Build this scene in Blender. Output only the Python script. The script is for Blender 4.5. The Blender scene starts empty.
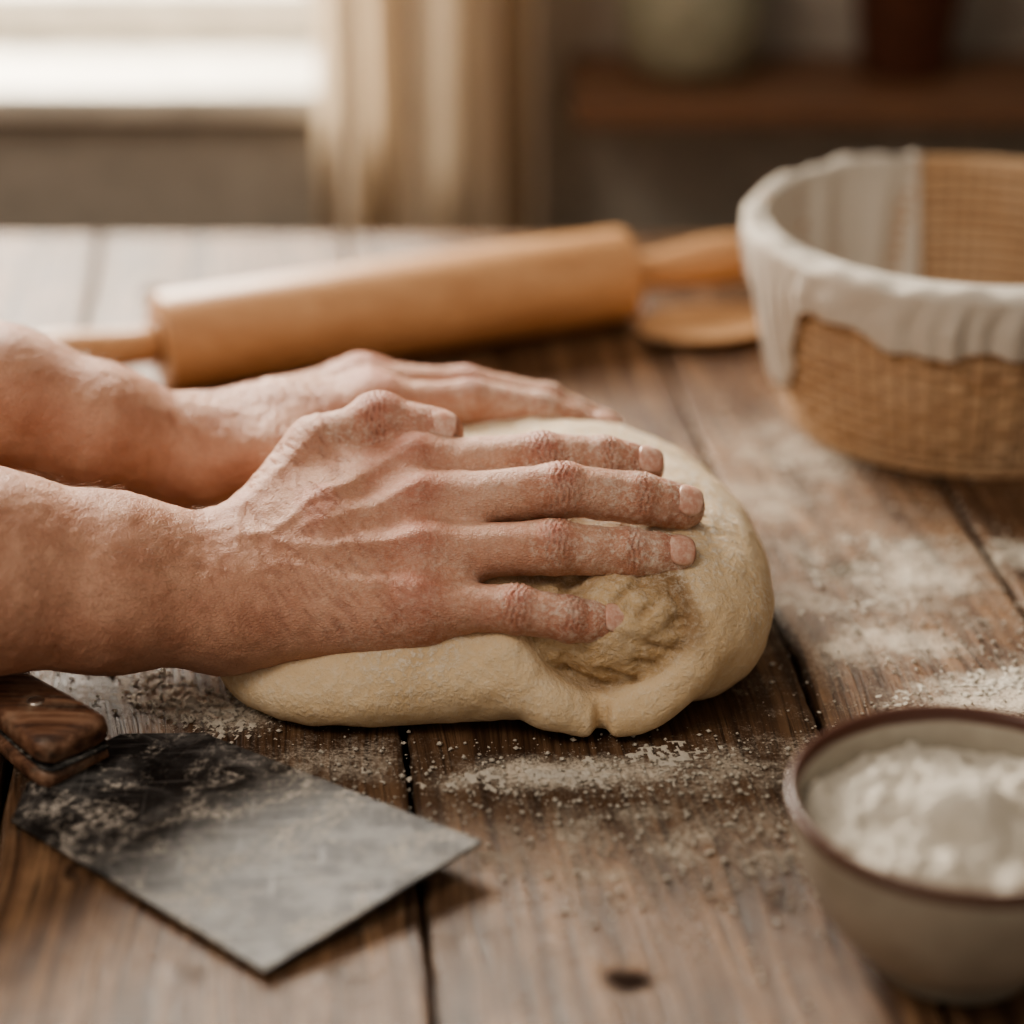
import bpy, math, random
import numpy as np
from mathutils import Vector, noise as mnoise
random.seed(4); RNG=np.random.default_rng(7)
C=bpy.context.scene.collection
A=lambda *a: np.array(a,dtype=np.float64)

# ------------------------------------------------------------ utilities
def unit(v): v=np.asarray(v,float); return v/np.linalg.norm(v)
def mesh_np(name,V,F,mats=(),smooth=True,parent=None,attrs=None):
    me=bpy.data.meshes.new(name)
    if isinstance(F,np.ndarray):
        n=F.shape[1]
        me.vertices.add(len(V)); me.vertices.foreach_set('co',np.asarray(V,np.float32).ravel())
        me.loops.add(F.size); me.loops.foreach_set('vertex_index',F.astype(np.int32).ravel())
        me.polygons.add(len(F)); me.polygons.foreach_set('loop_start',np.arange(0,F.size,n,dtype=np.int32))
        me.update(calc_edges=True)
    else:
        me.from_pydata([tuple(map(float,v)) for v in V],[],[tuple(int(i) for i in f) for f in F])
    me.validate()
    me.polygons.foreach_set('use_smooth',[smooth]*len(me.polygons))
    if attrs:
        for k,a in attrs.items():
            at=me.attributes.new(k,'FLOAT','POINT'); at.data.foreach_set('value',np.asarray(a,np.float32))
    for m in mats: me.materials.append(m)
    ob=bpy.data.objects.new(name,me); C.objects.link(ob)
    if parent: ob.parent=parent
    me.update()
    return ob
def empty(name):
    e=bpy.data.objects.new(name,None); e.empty_display_size=.02; C.objects.link(e); return e
def box(name,lo,hi,mat,parent=None,bev=0.0):
    x0,y0,z0=lo;x1,y1,z1=hi
    V=[(x0,y0,z0),(x1,y0,z0),(x1,y1,z0),(x0,y1,z0),(x0,y0,z1),(x1,y0,z1),(x1,y1,z1),(x0,y1,z1)]
    F=[(0,3,2,1),(4,5,6,7),(0,1,5,4),(1,2,6,5),(2,3,7,6),(3,0,4,7)]
    ob=mesh_np(name,V,F,[mat],False,parent)
    if bev:
        m=ob.modifiers.new('b','BEVEL'); m.width=bev; m.segments=3
    return ob
def lathe(name,prof,mat,org=(0,0,0),axis=(0,0,1),n=64,parent=None,fn=None,mats=None,close=False):
    ax=unit(axis); t=A(1,0,0) if abs(ax[0])<.9 else A(0,1,0)
    u=unit(np.cross(t,ax)); w=np.cross(ax,u); V=[];F=[]
    for i,(r,h) in enumerate(prof):
        for j in range(n):
            a=2*math.pi*j/n; rr=r+(fn(a,i,r,h) if fn else 0)
            V.append(A(*org)+ax*h+(u*math.cos(a)+w*math.sin(a))*rr)
    for i in range(len(prof)-1):
        for j in range(n):
            k=(j+1)%n; F.append((i*n+j,i*n+k,(i+1)*n+k,(i+1)*n+j))
    return mesh_np(name,V,F,mats or [mat],True,parent)
def hash3(i,j,k):
    n=(i*73856093)^(j*19349663)^(k*83492791); n=(n^(n>>13))*1274126177; n=n^(n>>16)
    return (n&0xffff)/65535.0
def vnoise(P,s):
    Q=P*s+1000.0; I=np.floor(Q).astype(np.int64); f=Q-I; f=f*f*(3-2*f); r=0
    for a in (0,1):
        for b in (0,1):
            for c in (0,1):
                w=(f[...,0] if a else 1-f[...,0])*(f[...,1] if b else 1-f[...,1])*(f[...,2] if c else 1-f[...,2])
                r=r+w*hash3(I[...,0]+a,I[...,1]+b,I[...,2]+c)
    return r
def fbm(P,s,o=3):
    r=0;a=.5
    for i in range(o): r=r+a*vnoise(P+i*3.7,s*2**i); a*=.5
    return r/(1-.5**o)
def sstep(a,b,x):
    t=np.clip((x-a)/(b-a),0,1); return t*t*(3-2*t)

# ------------------------------------------------------------ SDF meshing
class SDF:
    def __init__(s,lo,hi,h):
        s.lo=A(*lo); s.h=h; s.n=np.ceil((A(*hi)-s.lo)/h).astype(int)+1
        s.F=np.full(tuple(s.n),.03,np.float32)
    def region(s,lo,hi):
        a=np.clip(np.floor((lo-s.lo)/s.h).astype(int),0,s.n); b=np.clip(np.ceil((hi-s.lo)/s.h).astype(int)+1,0,s.n)
        sl=tuple(slice(a[i],b[i]) for i in range(3))
        g=[ (s.lo[i]+s.h*np.arange(a[i],b[i])).astype(np.float32) for i in range(3)]
        return sl,g[0][:,None,None],g[1][None,:,None],g[2][None,None,:]
    def smin(s,sl,d,k):
        F=s.F[sl]
        if k<=0: s.F[sl]=np.minimum(F,d); return
        h=np.maximum(k-np.abs(F-d),0)/k; s.F[sl]=np.minimum(F,d)-h*h*k*.25
    def smax(s,sl,d,k):
        F=s.F[sl]; h=np.maximum(k-np.abs(F-d),0)/k; s.F[sl]=np.maximum(F,d)+h*h*k*.25
    def cone(s,a,b,ra,rb,k=.004):
        a=A(*a);b=A(*b);m=max(ra,rb)+.017
        sl,X,Y,Z=s.region(np.minimum(a,b)-m,np.maximum(a,b)+m)
        ab=b-a; L=max(float(ab@ab),1e-12)
        t=np.clip(((X-a[0])*ab[0]+(Y-a[1])*ab[1]+(Z-a[2])*ab[2])/L,0,1)
        d=np.sqrt((X-a[0]-t*ab[0])**2+(Y-a[1]-t*ab[1])**2+(Z-a[2]-t*ab[2])**2)-(ra+(rb-ra)*t)
        s.smin(sl,d.astype(np.float32),k)
    def ell(s,c,r,k=.004,sub=False):
        c=A(*c);r=A(*r)
        sl,X,Y,Z=s.region(c-r-.03,c+r+.03)
        k0=np.sqrt(((X-c[0])/r[0])**2+((Y-c[1])/r[1])**2+((Z-c[2])/r[2])**2)
        k1=np.sqrt(((X-c[0])/r[0]**2)**2+((Y-c[1])/r[1]**2)**2+((Z-c[2])/r[2]**2)**2)+1e-6
        d=(k0*(k0-1)/k1).astype(np.float32)
        if sub: s.smax(sl,-d,k)
        else: s.smin(sl,d,k)
    def mesh(s):
        F=s.F; S=F<0; n=np.array(F.shape)-1
        cnt=np.zeros(tuple(n),np.int8); cor=[(a,b,c) for a in(0,1) for b in(0,1) for c in(0,1)]
        for a,b,c in cor: cnt+=S[a:a+n[0],b:b+n[1],c:c+n[2]]
        act=(cnt>0)&(cnt<8); I=np.argwhere(act); idx=np.full(tuple(n),-1,np.int64); idx[act]=np.arange(len(I))
        acc=np.zeros((len(I),3)); w=np.zeros(len(I))
        val={c:F[I[:,0]+c[0],I[:,1]+c[1],I[:,2]+c[2]].astype(float) for c in cor}
        for c in cor:
            for ax in range(3):
                if c[ax]: continue
                d=list(c); d[ax]=1; d=tuple(d); v0,v1=val[c],val[d]; m=(v0<0)!=(v1<0)
                t=np.where(m,v0/(np.where(m,v0-v1,1)),0); p=np.tile(np.array(c,float),(len(I),1)); p[:,ax]=t
                acc[m]+=p[m]; w[m]+=1
        V=s.lo+s.h*(I+acc/w[:,None]); Q=[]
        for ax in range(3):
            o1,o2=[(1,2),(2,0),(0,1)][ax]
            sh=[slice(None)]*3; sh[ax]=slice(0,-1); sh2=[slice(None)]*3; sh2[ax]=slice(1,None)
            E=np.argwhere(S[tuple(sh)]!=S[tuple(sh2)]); E=E[(E[:,o1]>0)&(E[:,o2]>0)&(E[:,o1]<n[o1])&(E[:,o2]<n[o2])]
            s0=S[E[:,0],E[:,1],E[:,2]]
            def g(da,db):
                e=E.copy(); e[:,o1]-=da; e[:,o2]-=db; return idx[e[:,0],e[:,1],e[:,2]]
            q=np.stack([g(1,1),g(0,1),g(0,0),g(1,0)],1); q[~s0]=q[~s0][:,::-1]; Q.append(q)
        Q=np.concatenate(Q); Q=Q[(Q>=0).all(1)]
        return V,Q
def relax(V,Q,it=2,lam=.5):
    e=np.concatenate([Q[:,[0,1]],Q[:,[1,2]],Q[:,[2,3]],Q[:,[3,0]]]); e=np.concatenate([e,e[:,::-1]])
    deg=np.bincount(e[:,0],minlength=len(V))[:,None]+1e-9
    for _ in range(it):
        m=np.stack([np.bincount(e[:,0],weights=V[e[:,1],i],minlength=len(V)) for i in range(3)],1)/deg
        V=V+lam*(m-V)
    return V
def vnormals(V,Q):
    n=np.cross(V[Q[:,2]]-V[Q[:,0]],V[Q[:,3]]-V[Q[:,1]]); N=np.zeros_like(V)
    for c in range(4):
        for i in range(3): N[:,i]+=np.bincount(Q[:,c],weights=n[:,i],minlength=len(V))
    return N/(np.linalg.norm(N,axis=1)[:,None]+1e-12)
def segdist(P,a,b):
    ab=b-a; t=np.clip((P-a)@ab/(ab@ab),0,1); return np.linalg.norm(P-a-t[:,None]*ab,axis=1),t

# ------------------------------------------------------------ node helpers
class M:
    def __init__(s,name):
        s.m=bpy.data.materials.new(name); s.m.use_nodes=True; s.t=s.m.node_tree
        s.b=s.t.nodes['Principled BSDF']; s.out=s.t.nodes['Material Output']
    def n(s,ty,props=None,**kw):
        x=s.t.nodes.new(ty)
        for k,v in (props or {}).items(): setattr(x,k,v)
        for k,v in kw.items():
            k=int(k[1:]) if k[0]=='_' and k[1:].isdigit() else k.replace('_',' ')
            s.set(x.inputs[k],v)
        return x
    def set(s,inp,v):
        if isinstance(v,bpy.types.NodeSocket): s.t.links.new(v,inp)
        elif isinstance(v,bpy.types.Node): s.t.links.new(v.outputs[0],inp)
        else:
            if isinstance(v,tuple) and len(v)==3 and inp.type=='RGBA': v=v+(1,)
            inp.default_value=v
    def P(s,**kw):
        for k,v in kw.items(): s.set(s.b.inputs[k.replace('_',' ')],v)
    def co(s,kind='Object'): return s.n('ShaderNodeTexCoord').outputs[kind]
    def attr(s,name): return s.n('ShaderNodeAttribute',{'attribute_name':name}).outputs['Fac']
    def noise(s,v,scale,detail=4,rough=.55,dist=0):
        return s.n('ShaderNodeTexNoise',Vector=v,Scale=scale,Detail=detail,Roughness=rough,Distortion=dist).outputs[0]
    def math(s,op,a,b=0.0,c=0.0,clamp=False): return s.n('ShaderNodeMath',{'operation':op,'use_clamp':clamp},_0=a,_1=b,_2=c).outputs[0]
    def ramp(s,f,pts,interp='LINEAR'):
        r=s.n('ShaderNodeValToRGB',Fac=f); cr=r.color_ramp; cr.interpolation=interp
        while len(cr.elements)<len(pts): cr.elements.new(.5)
        for e,(p,c) in zip(cr.elements,pts):
            e.position=p; e.color=(c if isinstance(c,tuple) else (c,c,c))+(1,)
        return r.outputs[0]
    def mix(s,f,a,b,mode='MIX'):
        x=s.t.nodes.new('ShaderNodeMix'); x.data_type='RGBA'; x.blend_type=mode
        s.set(x.inputs[0],f); s.set(x.inputs[6],a); s.set(x.inputs[7],b); return x.outputs[2]
    def map(s,v,loc=(0,0,0),rot=(0,0,0),sc=(1,1,1),kind='POINT'):
        return s.n('ShaderNodeMapping',{'vector_type':kind},Vector=v,Location=loc,Rotation=rot,Scale=sc).outputs[0]
    def mr(s,v,a,b,c=0.,d=1.):
        return s.n('ShaderNodeMapRange',{'interpolation_type':'SMOOTHSTEP'},Value=v,From_Min=a,From_Max=b,To_Min=c,To_Max=d).outputs[0]
    def bump(s,h,st=.3,dist=.001,normal=None):
        b=s.n('ShaderNodeBump',Strength=st,Distance=dist,Height=h)
        if normal is not None: s.set(b.inputs['Normal'],normal)
        return b.outputs[0]
    def wsum(s,*pairs):
        r=None
        for h,w in pairs:
            r=s.math('MULTIPLY',h,w) if r is None else s.math('MULTIPLY_ADD',h,w,r)
        return r
def simple(name,col,rough=.6,bump=0,bs=60,**kw):
    m=M(name); co=m.co(); n=m.noise(co,bs,2)
    c=m.mix(m.ramp(n,[(.3,0.),(.7,1.)]),tuple(x*.86 for x in col),tuple(min(1,x*1.12) for x in col))
    m.P(Base_Color=c,Roughness=rough,**kw)
    if bump: m.P(Normal=m.bump(n,.5,bump))
    return m.m

# ------------------------------------------------------------ materials
FLOURCOL=(.83,.75,.64)
def skin_mat():
    m=M('skin'); co=m.co()
    n1=m.noise(co,45,3)
    base=m.mix(m.ramp(n1,[(.35,0.),(.65,1.)]),(.47,.238,.155),(.59,.338,.232))
    base=m.mix(m.attr('red'),base,(.43,.125,.085))
    base=m.mix(m.math('MULTIPLY',m.attr('pale'),.6),base,(.66,.42,.31))
    fn2=m.noise(co,75,4,.7)
    base=m.mix(m.math('MULTIPLY',m.ramp(fn2,[(.30,1.),(.46,0.)]),.25),base,(.37,.16,.105))
    vor=m.n('ShaderNodeTexVoronoi',{'feature':'DISTANCE_TO_EDGE'},Vector=m.map(co,sc=(.7,1.3,1.3)),Scale=700.).outputs[0]
    cell=m.ramp(vor,[(0.,0.),(.20,1.)])
    base=m.mix(m.math('MULTIPLY',m.math('SUBTRACT',1.,cell),.20),base,(.22,.085,.055))
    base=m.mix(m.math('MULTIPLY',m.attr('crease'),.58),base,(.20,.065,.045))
    fn=m.noise(co,430,4,.75)
    fl=m.math('MULTIPLY',m.attr('flour'),m.math('ADD',m.math('MULTIPLY',m.ramp(fn,[(.46,0.),(.66,1.)]),.74),m.math('MULTIPLY',m.ramp(fn2,[(.45,0.),(.7,1.)]),.34)),clamp=True)
    base=m.mix(fl,base,(.79,.70,.60))
    m.P(Base_Color=base,Roughness=m.math('MULTIPLY_ADD',fl,.30,.52),Specular_IOR_Level=.36,Subsurface_Weight=.10,Subsurface_Radius=(1.,.35,.2),Subsurface_Scale=.004)
    m.P(Normal=m.bump(m.wsum((cell,.16),(fn,1.1),(m.attr('crease'),-.6)),.85,.0009)); return m.m
SKIN=skin_mat()
m=M('nail'); co=m.co(); m.P(Base_Color=m.mix(m.ramp(m.noise(co,260,4,.7),[(.4,0.),(.66,1.)]),(.55,.285,.21),(.70,.50,.40)),Roughness=.36,Normal=m.bump(m.noise(co,400,2),.25,.0004)); NAIL=m.m
m=M('arm_hair'); m.P(Base_Color=m.mix(m.noise(m.co(),50),(.16,.085,.045),(.30,.18,.10)),Roughness=.5); HAIR=m.m

def dough_mat():
    m=M('dough_surface'); co=m.co(); inner=m.attr('inner')
    n=m.noise(co,28,3,.6); n2=m.noise(m.map(co,sc=(1,1,1.6)),110,5,.75,.8)
    base=m.mix(m.ramp(n,[(.3,0.),(.7,1.)]),(.655,.475,.285),(.775,.61,.41))
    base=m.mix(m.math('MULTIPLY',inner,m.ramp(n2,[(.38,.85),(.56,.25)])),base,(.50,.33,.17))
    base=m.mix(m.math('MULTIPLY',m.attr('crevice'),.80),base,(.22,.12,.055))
    fn=m.noise(co,380,5,.75)
    fl=m.math('MULTIPLY',m.math('ADD',m.attr('flour'),.30),m.ramp(fn,[(.46,0.),(.62,1.)]),clamp=True)
    base=m.mix(m.math('MULTIPLY',fl,.9),base,FLOURCOL)
    m.P(Base_Color=base,Roughness=.78,Specular_IOR_Level=.3)
    med=m.noise(co,95,4,.65)
    h=m.wsum((fn,.75),(med,1.1),(m.math('MULTIPLY',n2,inner),2.4),(fl,.2))
    m.P(Normal=m.bump(h,.7,.0017)); return m.m
DOUGH=dough_mat()

SLOPE=.1
def table_mat():
    m=M('table_wood'); co=m.co()
    tone=m.attr('tone'); off=m.attr('off'); dens=m.attr('dust'); kd=m.attr('knot'); st=m.attr('darken')
    r=m.map(co,rot=(0,0,-math.atan(SLOPE)))
    comb=m.n('ShaderNodeCombineXYZ',X=m.math('MULTIPLY_ADD',kd,.012,off),Y=m.math('MULTIPLY',off,3.7)).outputs[0]
    r=m.n('ShaderNodeVectorMath',{'operation':'ADD'},_0=r,_1=comb).outputs[0]
    warp=m.noise(m.map(r,sc=(6,2.2,6)),1.,2)
    rr=m.n('ShaderNodeVectorMath',{'operation':'ADD'},_0=r,_1=m.n('ShaderNodeCombineXYZ',X=m.math('MULTIPLY',warp,.06)).outputs[0]).outputs[0]
    rings=m.noise(m.map(rr,sc=(110,1.8,110)),1.,4,.65)
    fib=m.noise(m.map(rr,sc=(520,11,520)),1.,4,.7)
    c=m.ramp(rings,[(.28,(.050,.025,.014)),(.42,(.150,.080,.043)),(.55,(.275,.158,.088)),(.75,(.42,.265,.155))])
    c=m.mix(m.math('MULTIPLY',m.ramp(fib,[(.38,1.),(.52,0.)]),.85),c,(.036,.019,.012))
    c=m.mix(m.math('MULTIPLY',m.ramp(fib,[(.55,0.),(.72,1.)]),.36),c,(.50,.355,.24))
    big=m.noise(co,11,5,.7); c=m.mix(m.ramp(big,[(.38,.0),(.60,.75)]),c,m.mix(1.,c,(.38,.335,.305),'MULTIPLY'))
    c=m.mix(1.,c,m.n('ShaderNodeCombineColor',_0=tone,_1=tone,_2=tone).outputs[0],'MULTIPLY')
    kk=m.ramp(kd,[(0.12,0.),(.60,1.)])
    c=m.mix(m.math('MULTIPLY',kk,.93),c,(.016,.009,.007))
    c=m.mix(m.math('MULTIPLY',st,m.ramp(big,[(.3,.5),(.7,1.)])),c,(.040,.022,.014))
    fine=m.noise(co,600,5,.85); mid=m.noise(m.map(co,rot=(0,0,.5),sc=(1,1.2,1)),52,6,.78,.4)
    tex=m.wsum((mid,.62),(fine,.76),(fib,.06))
    f=m.mr(m.math('MULTIPLY_ADD',dens,.44,tex),.90,1.17)
    f=m.math('MULTIPLY',f,m.mr(dens,0.,.10))
    c=m.mix(m.math('MULTIPLY',f,.86),c,(.79,.70,.58))
    m.P(Base_Color=c,Roughness=m.math('MAXIMUM',m.wsum((fib,.25),(f,.3),(dens,.1),(tone,.34)),kk),Specular_IOR_Level=m.math('MULTIPLY_ADD',kk,-.3,.38))
    m.P(Normal=m.bump(m.wsum((fib,1.0),(rings,.9),(f,.5),(kk,-.2)),.65,.0014)); return m.m
TABLE=table_mat()
def wood_mat(name,a,b,scale=(1,1,1),rough=.5,fs=1.):
    m=M(name); co=m.map(m.co(),sc=scale)
    g=m.noise(co,1.,4,.6,.3); c=m.mix(m.ramp(g,[(.3,0.),(.7,1.)]),a,b)
    m.P(Base_Color=c,Roughness=rough,Normal=m.bump(g,.3,.0005)); return m.m
FLOUR=M('flour'); co=FLOUR.co(); n_=FLOUR.noise(co,420,5,.8); FLOUR.P(Base_Color=FLOUR.mix(n_,(.78,.70,.58),(.90,.84,.75)),Roughness=.97,Specular_IOR_Level=.1,Normal=FLOUR.bump(n_,1.,.0025)); FLOUR=FLOUR.m

# ------------------------------------------------------------ hands
def build_hand(name,parent,arm,fing,thumb,l,n,prad,wristw,lo,hi,thrad,tendon=.0007,veins=(),h=.0011,knuck=.0022,hairs=500):
    """arm: joints elbow->wrist, fing: 4 chains MCP..TIP (index first), l lateral toward thumb, n dorsal normal"""
    l=unit(l);n=unit(n); G=SDF(lo,hi,h)
    arm=[(A(*p),r,w) for p,r,w in arm]
    for (p,r,w),(q,r2,w2) in zip(arm[:-1],arm[1:]):
        for s in (-1,0,1): G.cone(p+l*s*w,q+l*s*w2,r*(1.04 if s==0 else 1),r2,.012)
    W=arm[-1][0]; rw=arm[-1][1]
    fing=[[A(*p) for p in f] for f in fing]; thumb=[A(*p) for p in thumb]
    fw=unit((fing[1][0]+fing[2][0])/2-W)
    G.ell(W-fw*.022-l*wristw*.9+n*rw*.62,(.009,.009,.009),.010)
    for i,f in enumerate(fing):
        o=(1.5-i)/1.5*wristw
        s=W+fw*.008+l*o
        G.cone(s-n*.002,f[0]-n*.001,rw*.88,prad[i][0]*1.14,.014)
        G.cone(s-n*.010,f[0]-n*.008+fw*.004,rw*.75,prad[i][0]*1.0,.012)
        G.ell(f[0]+n*knuck,(prad[i][0]*1.04,)*3,.007)
    for i in range(3):   # webs
        a=fing[i][0]*.66+fing[i][1]*.34-n*.003; b=fing[i+1][0]*.66+fing[i+1][1]*.34-n*.003
        G.cone(a,b,.0072,.0072,.008)
        G.cone(fing[i][0]-n*.001,fing[i+1][0]-n*.001,.0112,.0112,.008)
    G.cone(W-l*wristw-n*.006,fing[3][0]-n*.007-l*.001,.0165,.0125,.012)
    G.cone(W+l*wristw*.6-n*.004,thumb[1],.0165,thrad[1]*1.1,.012)
    G.cone(thumb[0],(fing[0][0]*.7+thumb[1]*.3)-n*.004,.013,.010,.014)
    G.cone(thumb[1]*.6+fing[0][0]*.4-n*.004,(W*.4+fing[0][0]*.6),.010,.012,.014)
    H=SDF(lo,hi,h)
    for i,f in enumerate(fing):
        r=prad[i]
        for j in range(3):
            a,b=f[j],f[j+1]; mid=(a+b)/2; rm=(r[j]+r[j+1])/2*(.95 if j<2 else 1.)
            H.cone(a,mid,r[j]*.99,rm,.0012); H.cone(mid,b,rm,r[j+1],.0012)
            if j<2: H.ell(b+n*.0006,(r[j+1]*1.03,)*3,.002)
        H.cone(f[2]*.3+f[3]*.7-n*.0015,f[3]-n*.001,r[3]*.97,r[3]*.97,.0015)
    H2=SDF(lo,hi,h); th=thumb
    for j in range(3): H2.cone(th[j],th[j+1],thrad[j],thrad[j+1],.005)
    H2.ell(th[2]+n*.001,(thrad[2]*1.07,)*3,.004)
    sl=(slice(None),)*3
    G.smin(sl,H.F,.0065)
    X=(G.lo[0]+G.h*np.arange(G.n[0]))[:,None,None]
    base=G.F.copy(); G.smin(sl,H2.F,.008); deep=G.F; k2=np.minimum(base,H2.F)
    tx=th[1][0]; w=sstep(tx,tx+.018,X).astype(np.float32); G.F=deep*(1-w)+k2*w
    V,Q=G.mesh(); V=relax(V,Q,3,.5)
    N=vnormals(V,Q); dors=np.clip(N@n,0,1)
    flat=lambda P: P-np.outer(P@n,n) if P.ndim==2 else P-(P@n)*n
    wq=V+.0022*np.stack([fbm(V+i*9.1,55,2)-.5 for i in range(3)],1)*2
    Vf=flat(wq); D=np.zeros(len(V)); CR=np.zeros(len(V))
    for i,f in enumerate(fing):
        s=W+fw*.012+l*((1.5-i)/1.5*wristw*.45)
        d,t=segdist(Vf,flat(s),flat(f[0]))
        D+=tendon*(1.2 if i in(1,2) else 1.)*np.exp(-(d/.0036)**2)*sstep(0.1,.5,t)*(1-.3*sstep(.8,1,t))*sstep(.2,.6,dors)
        if i<3:
            a=(fing[i][0]+fing[i+1][0])/2; d,t=segdist(Vf,flat((W*.45+a*.55)),flat(a+fw*.006))
            D-=.0017*np.exp(-(d/.0062)**2)*sstep(.0,.5,t)*sstep(.2,.6,dors)
    d,t=segdist(Vf,flat(th[0]-fw*.01),flat(th[1])); D+=.0008*np.exp(-(d/.0036)**2)*sstep(.3,.7,dors)
    for pl,amp,wd in veins:
        best=np.full(len(V),9.)
        pts=[flat(W+fw*a+l*b) for a,b in pl]
        for a,b in zip(pts[:-1],pts[1:]): best=np.minimum(best,segdist(Vf,a,b)[0])
        D+=amp*np.exp(-(best/wd)**2)*sstep(.25,.6,dors)
    red=np.zeros(len(V)); pale=np.zeros(len(V)); fl=np.zeros(len(V))
    def joint(c,ax,rad,amp,wl,width,back):
        nonlocal D,CR
        q=V-c; s=q@ax; r=np.linalg.norm(q-np.outer(s,ax),axis=1)
        g=np.exp(-(s/width)**2)*(r<rad*1.5)*sstep(.0,.6,N@back)
        lat=q@np.cross(ax,back); s2=s+.0009*np.sin(lat*500+c[0]*900)+.0016*(fbm(V,300,2)-.5)
        cw=(.5+.5*np.cos(2*math.pi*s2/wl))
        D-=amp*g*cw; CR=np.maximum(CR,g*cw**2.5)
    for i,f in enumerate(fing):
        for j in (1,2):
            ax=unit(f[j+1]-f[j-1]); joint(f[j],ax,prad[i][j],.00055 if j==1 else .0004,.0025,.0052 if j==1 else .0034,n)
        for j,am,sg in ((0,.70,.0130),(1,.85,.0080),(2,.5,.006),(3,.55,.008)):
            c=f[j]+n*prad[i][j]*.8; red=np.maximum(red,am*np.exp(-(np.linalg.norm(V-c,axis=1)/sg)**2))
        for j in (0,1,2):
            d,t=segdist(V,f[j],f[j+1]); fl=np.maximum(fl,(d<prad[i][j]*1.25)*(.45+.55*sstep(0.,1.,(t+j)/3))*(.6 if j==0 else 1.)*sstep(0,.8,t if j==0 else 1.))
            pale=np.maximum(pale,.5*(d<prad[i][j]*1.2)*np.exp(-((t-.5)/.25)**2)*(j<2))
    c=th[2]+n*thrad[2]*.8; red=np.maximum(red,.75*np.exp(-(np.linalg.norm(V-c,axis=1)/.010)**2))
    c=th[3]+n*thrad[3]*.8; red=np.maximum(red,.6*np.exp(-(np.linalg.norm(V-c,axis=1)/.009)**2))
    joint(th[2],unit(th[3]-th[1]),thrad[2],.0005,.0025,.005,n)
    d,t=segdist(V,th[1],th[3]); fl=np.maximum(fl,.5*(d<.016))
    red=np.maximum(red,.25*fbm(V,60,2)*sstep(-.115,-.03,V[:,0]))
    red=np.maximum(red,.32*sstep(.60,.75,fbm(V,38,2))*sstep(-.14,-.08,V[:,0]))
    s=(V-W)@fw; lt=(V-W)@l
    wr=fbm(np.stack([s*1.0,lt*.35,lt*0],1),420,2)-.5; w1=np.exp(-((s-.008)/.022)**2)*sstep(.1,.6,dors)
    D+=.0007*wr*w1; CR=np.maximum(CR,.25*w1*sstep(-.12,-.25,wr))
    wr2=fbm(np.stack([(s+lt*.5),(lt-s*.4)*.3,lt*0],1),520,2)-.5; w2=sstep(.0,.03,s)*sstep(.09,.06,s)*sstep(.1,.6,dors)
    D+=.0007*wr2*w2; CR=np.maximum(CR,.5*w2*sstep(-.10,-.25,wr2))
    D+=.0009*(fbm(V,110,2)-.5)+.0006*(fbm(V,260,2)-.5)
    D+=.0024*(fbm(V,24,1)-.5)
    fl=np.maximum(fl,.32*sstep(-.12,-.04,V[:,0]))
    fl*=.4+.8*fbm(V,70,2)
    V=V+N*D[:,None]
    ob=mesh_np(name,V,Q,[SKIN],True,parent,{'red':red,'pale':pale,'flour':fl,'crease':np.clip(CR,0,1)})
    # fine hair on the forearm
    cand=np.where((V[:,0]<W[0]-.004)&(V[:,0]>-.30)&(dors>.02)&(fbm(V,40,2)>.42))[0]
    pick=RNG.choice(cand,min(hairs,len(cand)),replace=False); HV=[];HF=[]
    for p in pick:
        P0=V[p]; nn_=N[p]; d0=unit(fw*.8-l*RNG.uniform(-.1,.7)+nn_*.30); d0=unit(d0+RNG.normal(0,.18,3)); L=RNG.uniform(.004,.0085)
        sx=unit(np.cross(d0,nn_)); o=len(HV)
        for k in range(4):
            t=k/3; c=P0+d0*L*t-nn_*.25*L*t*t+nn_*.0001; r=.00006*(1-.75*t)
            for q in range(3):
                a=2.094*q; HV.append(c+(sx*math.cos(a)+nn_*math.sin(a))*r)
        for k in range(3):
            for q in range(3):
                HF.append((o+k*3+q,o+k*3+(q+1)%3,o+k*3+3+(q+1)%3,o+k*3+3+q))
    mesh_np(name+'_hair',HV,HF,[HAIR],True,parent)
    NV=[];NF=[]
    def nail(D0,T0,r,back,wd=1.05,ln=.0062):
        ax=unit(T0-D0); bk=unit(back-(back@ax)*ax); sd=np.cross(ax,bk); o=len(NV); nu,nv=13,11
        for a in range(nu):
            for b in range(nv):
                u=a/(nu-1)*2-1; v=b/(nv-1)*2-1
                uu=u*math.sqrt(1-.42*v*v); vv=v*math.sqrt(1-.30*u*u)
                s=uu*ln+.0010; th_=vv*wd*.82
                R=math.sqrt(max(r*r-(max(s,0)*.76)**2,1e-8))+.00030-.0006*max(0,-u)**4-.0003*abs(v)**4
                NV.append(T0+ax*s+(bk*math.cos(th_)+sd*math.sin(th_))*R)
        for a in range(nu-1):
            for b in range(nv-1):
                i=o+a*nv+b; NF.append((i,i+nv,i+nv+1,i+1))
    nn=unit(n+A(0,-.25,0))
    for i,f in enumerate(fing): nail(f[2],f[3],prad[i][3]*1.03,nn,.96,.0056 if i<3 else .0048)
    nail(th[2],th[3],thrad[3]*1.05,unit(n+A(.1,-.5,.15)),1.0,.0066)
    no=mesh_np(name+'_nails',NV,NF,[NAIL],True,parent); md=no.modifiers.new('s','SOLIDIFY'); md.thickness=.0005; md.offset=0
    return ob

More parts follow.
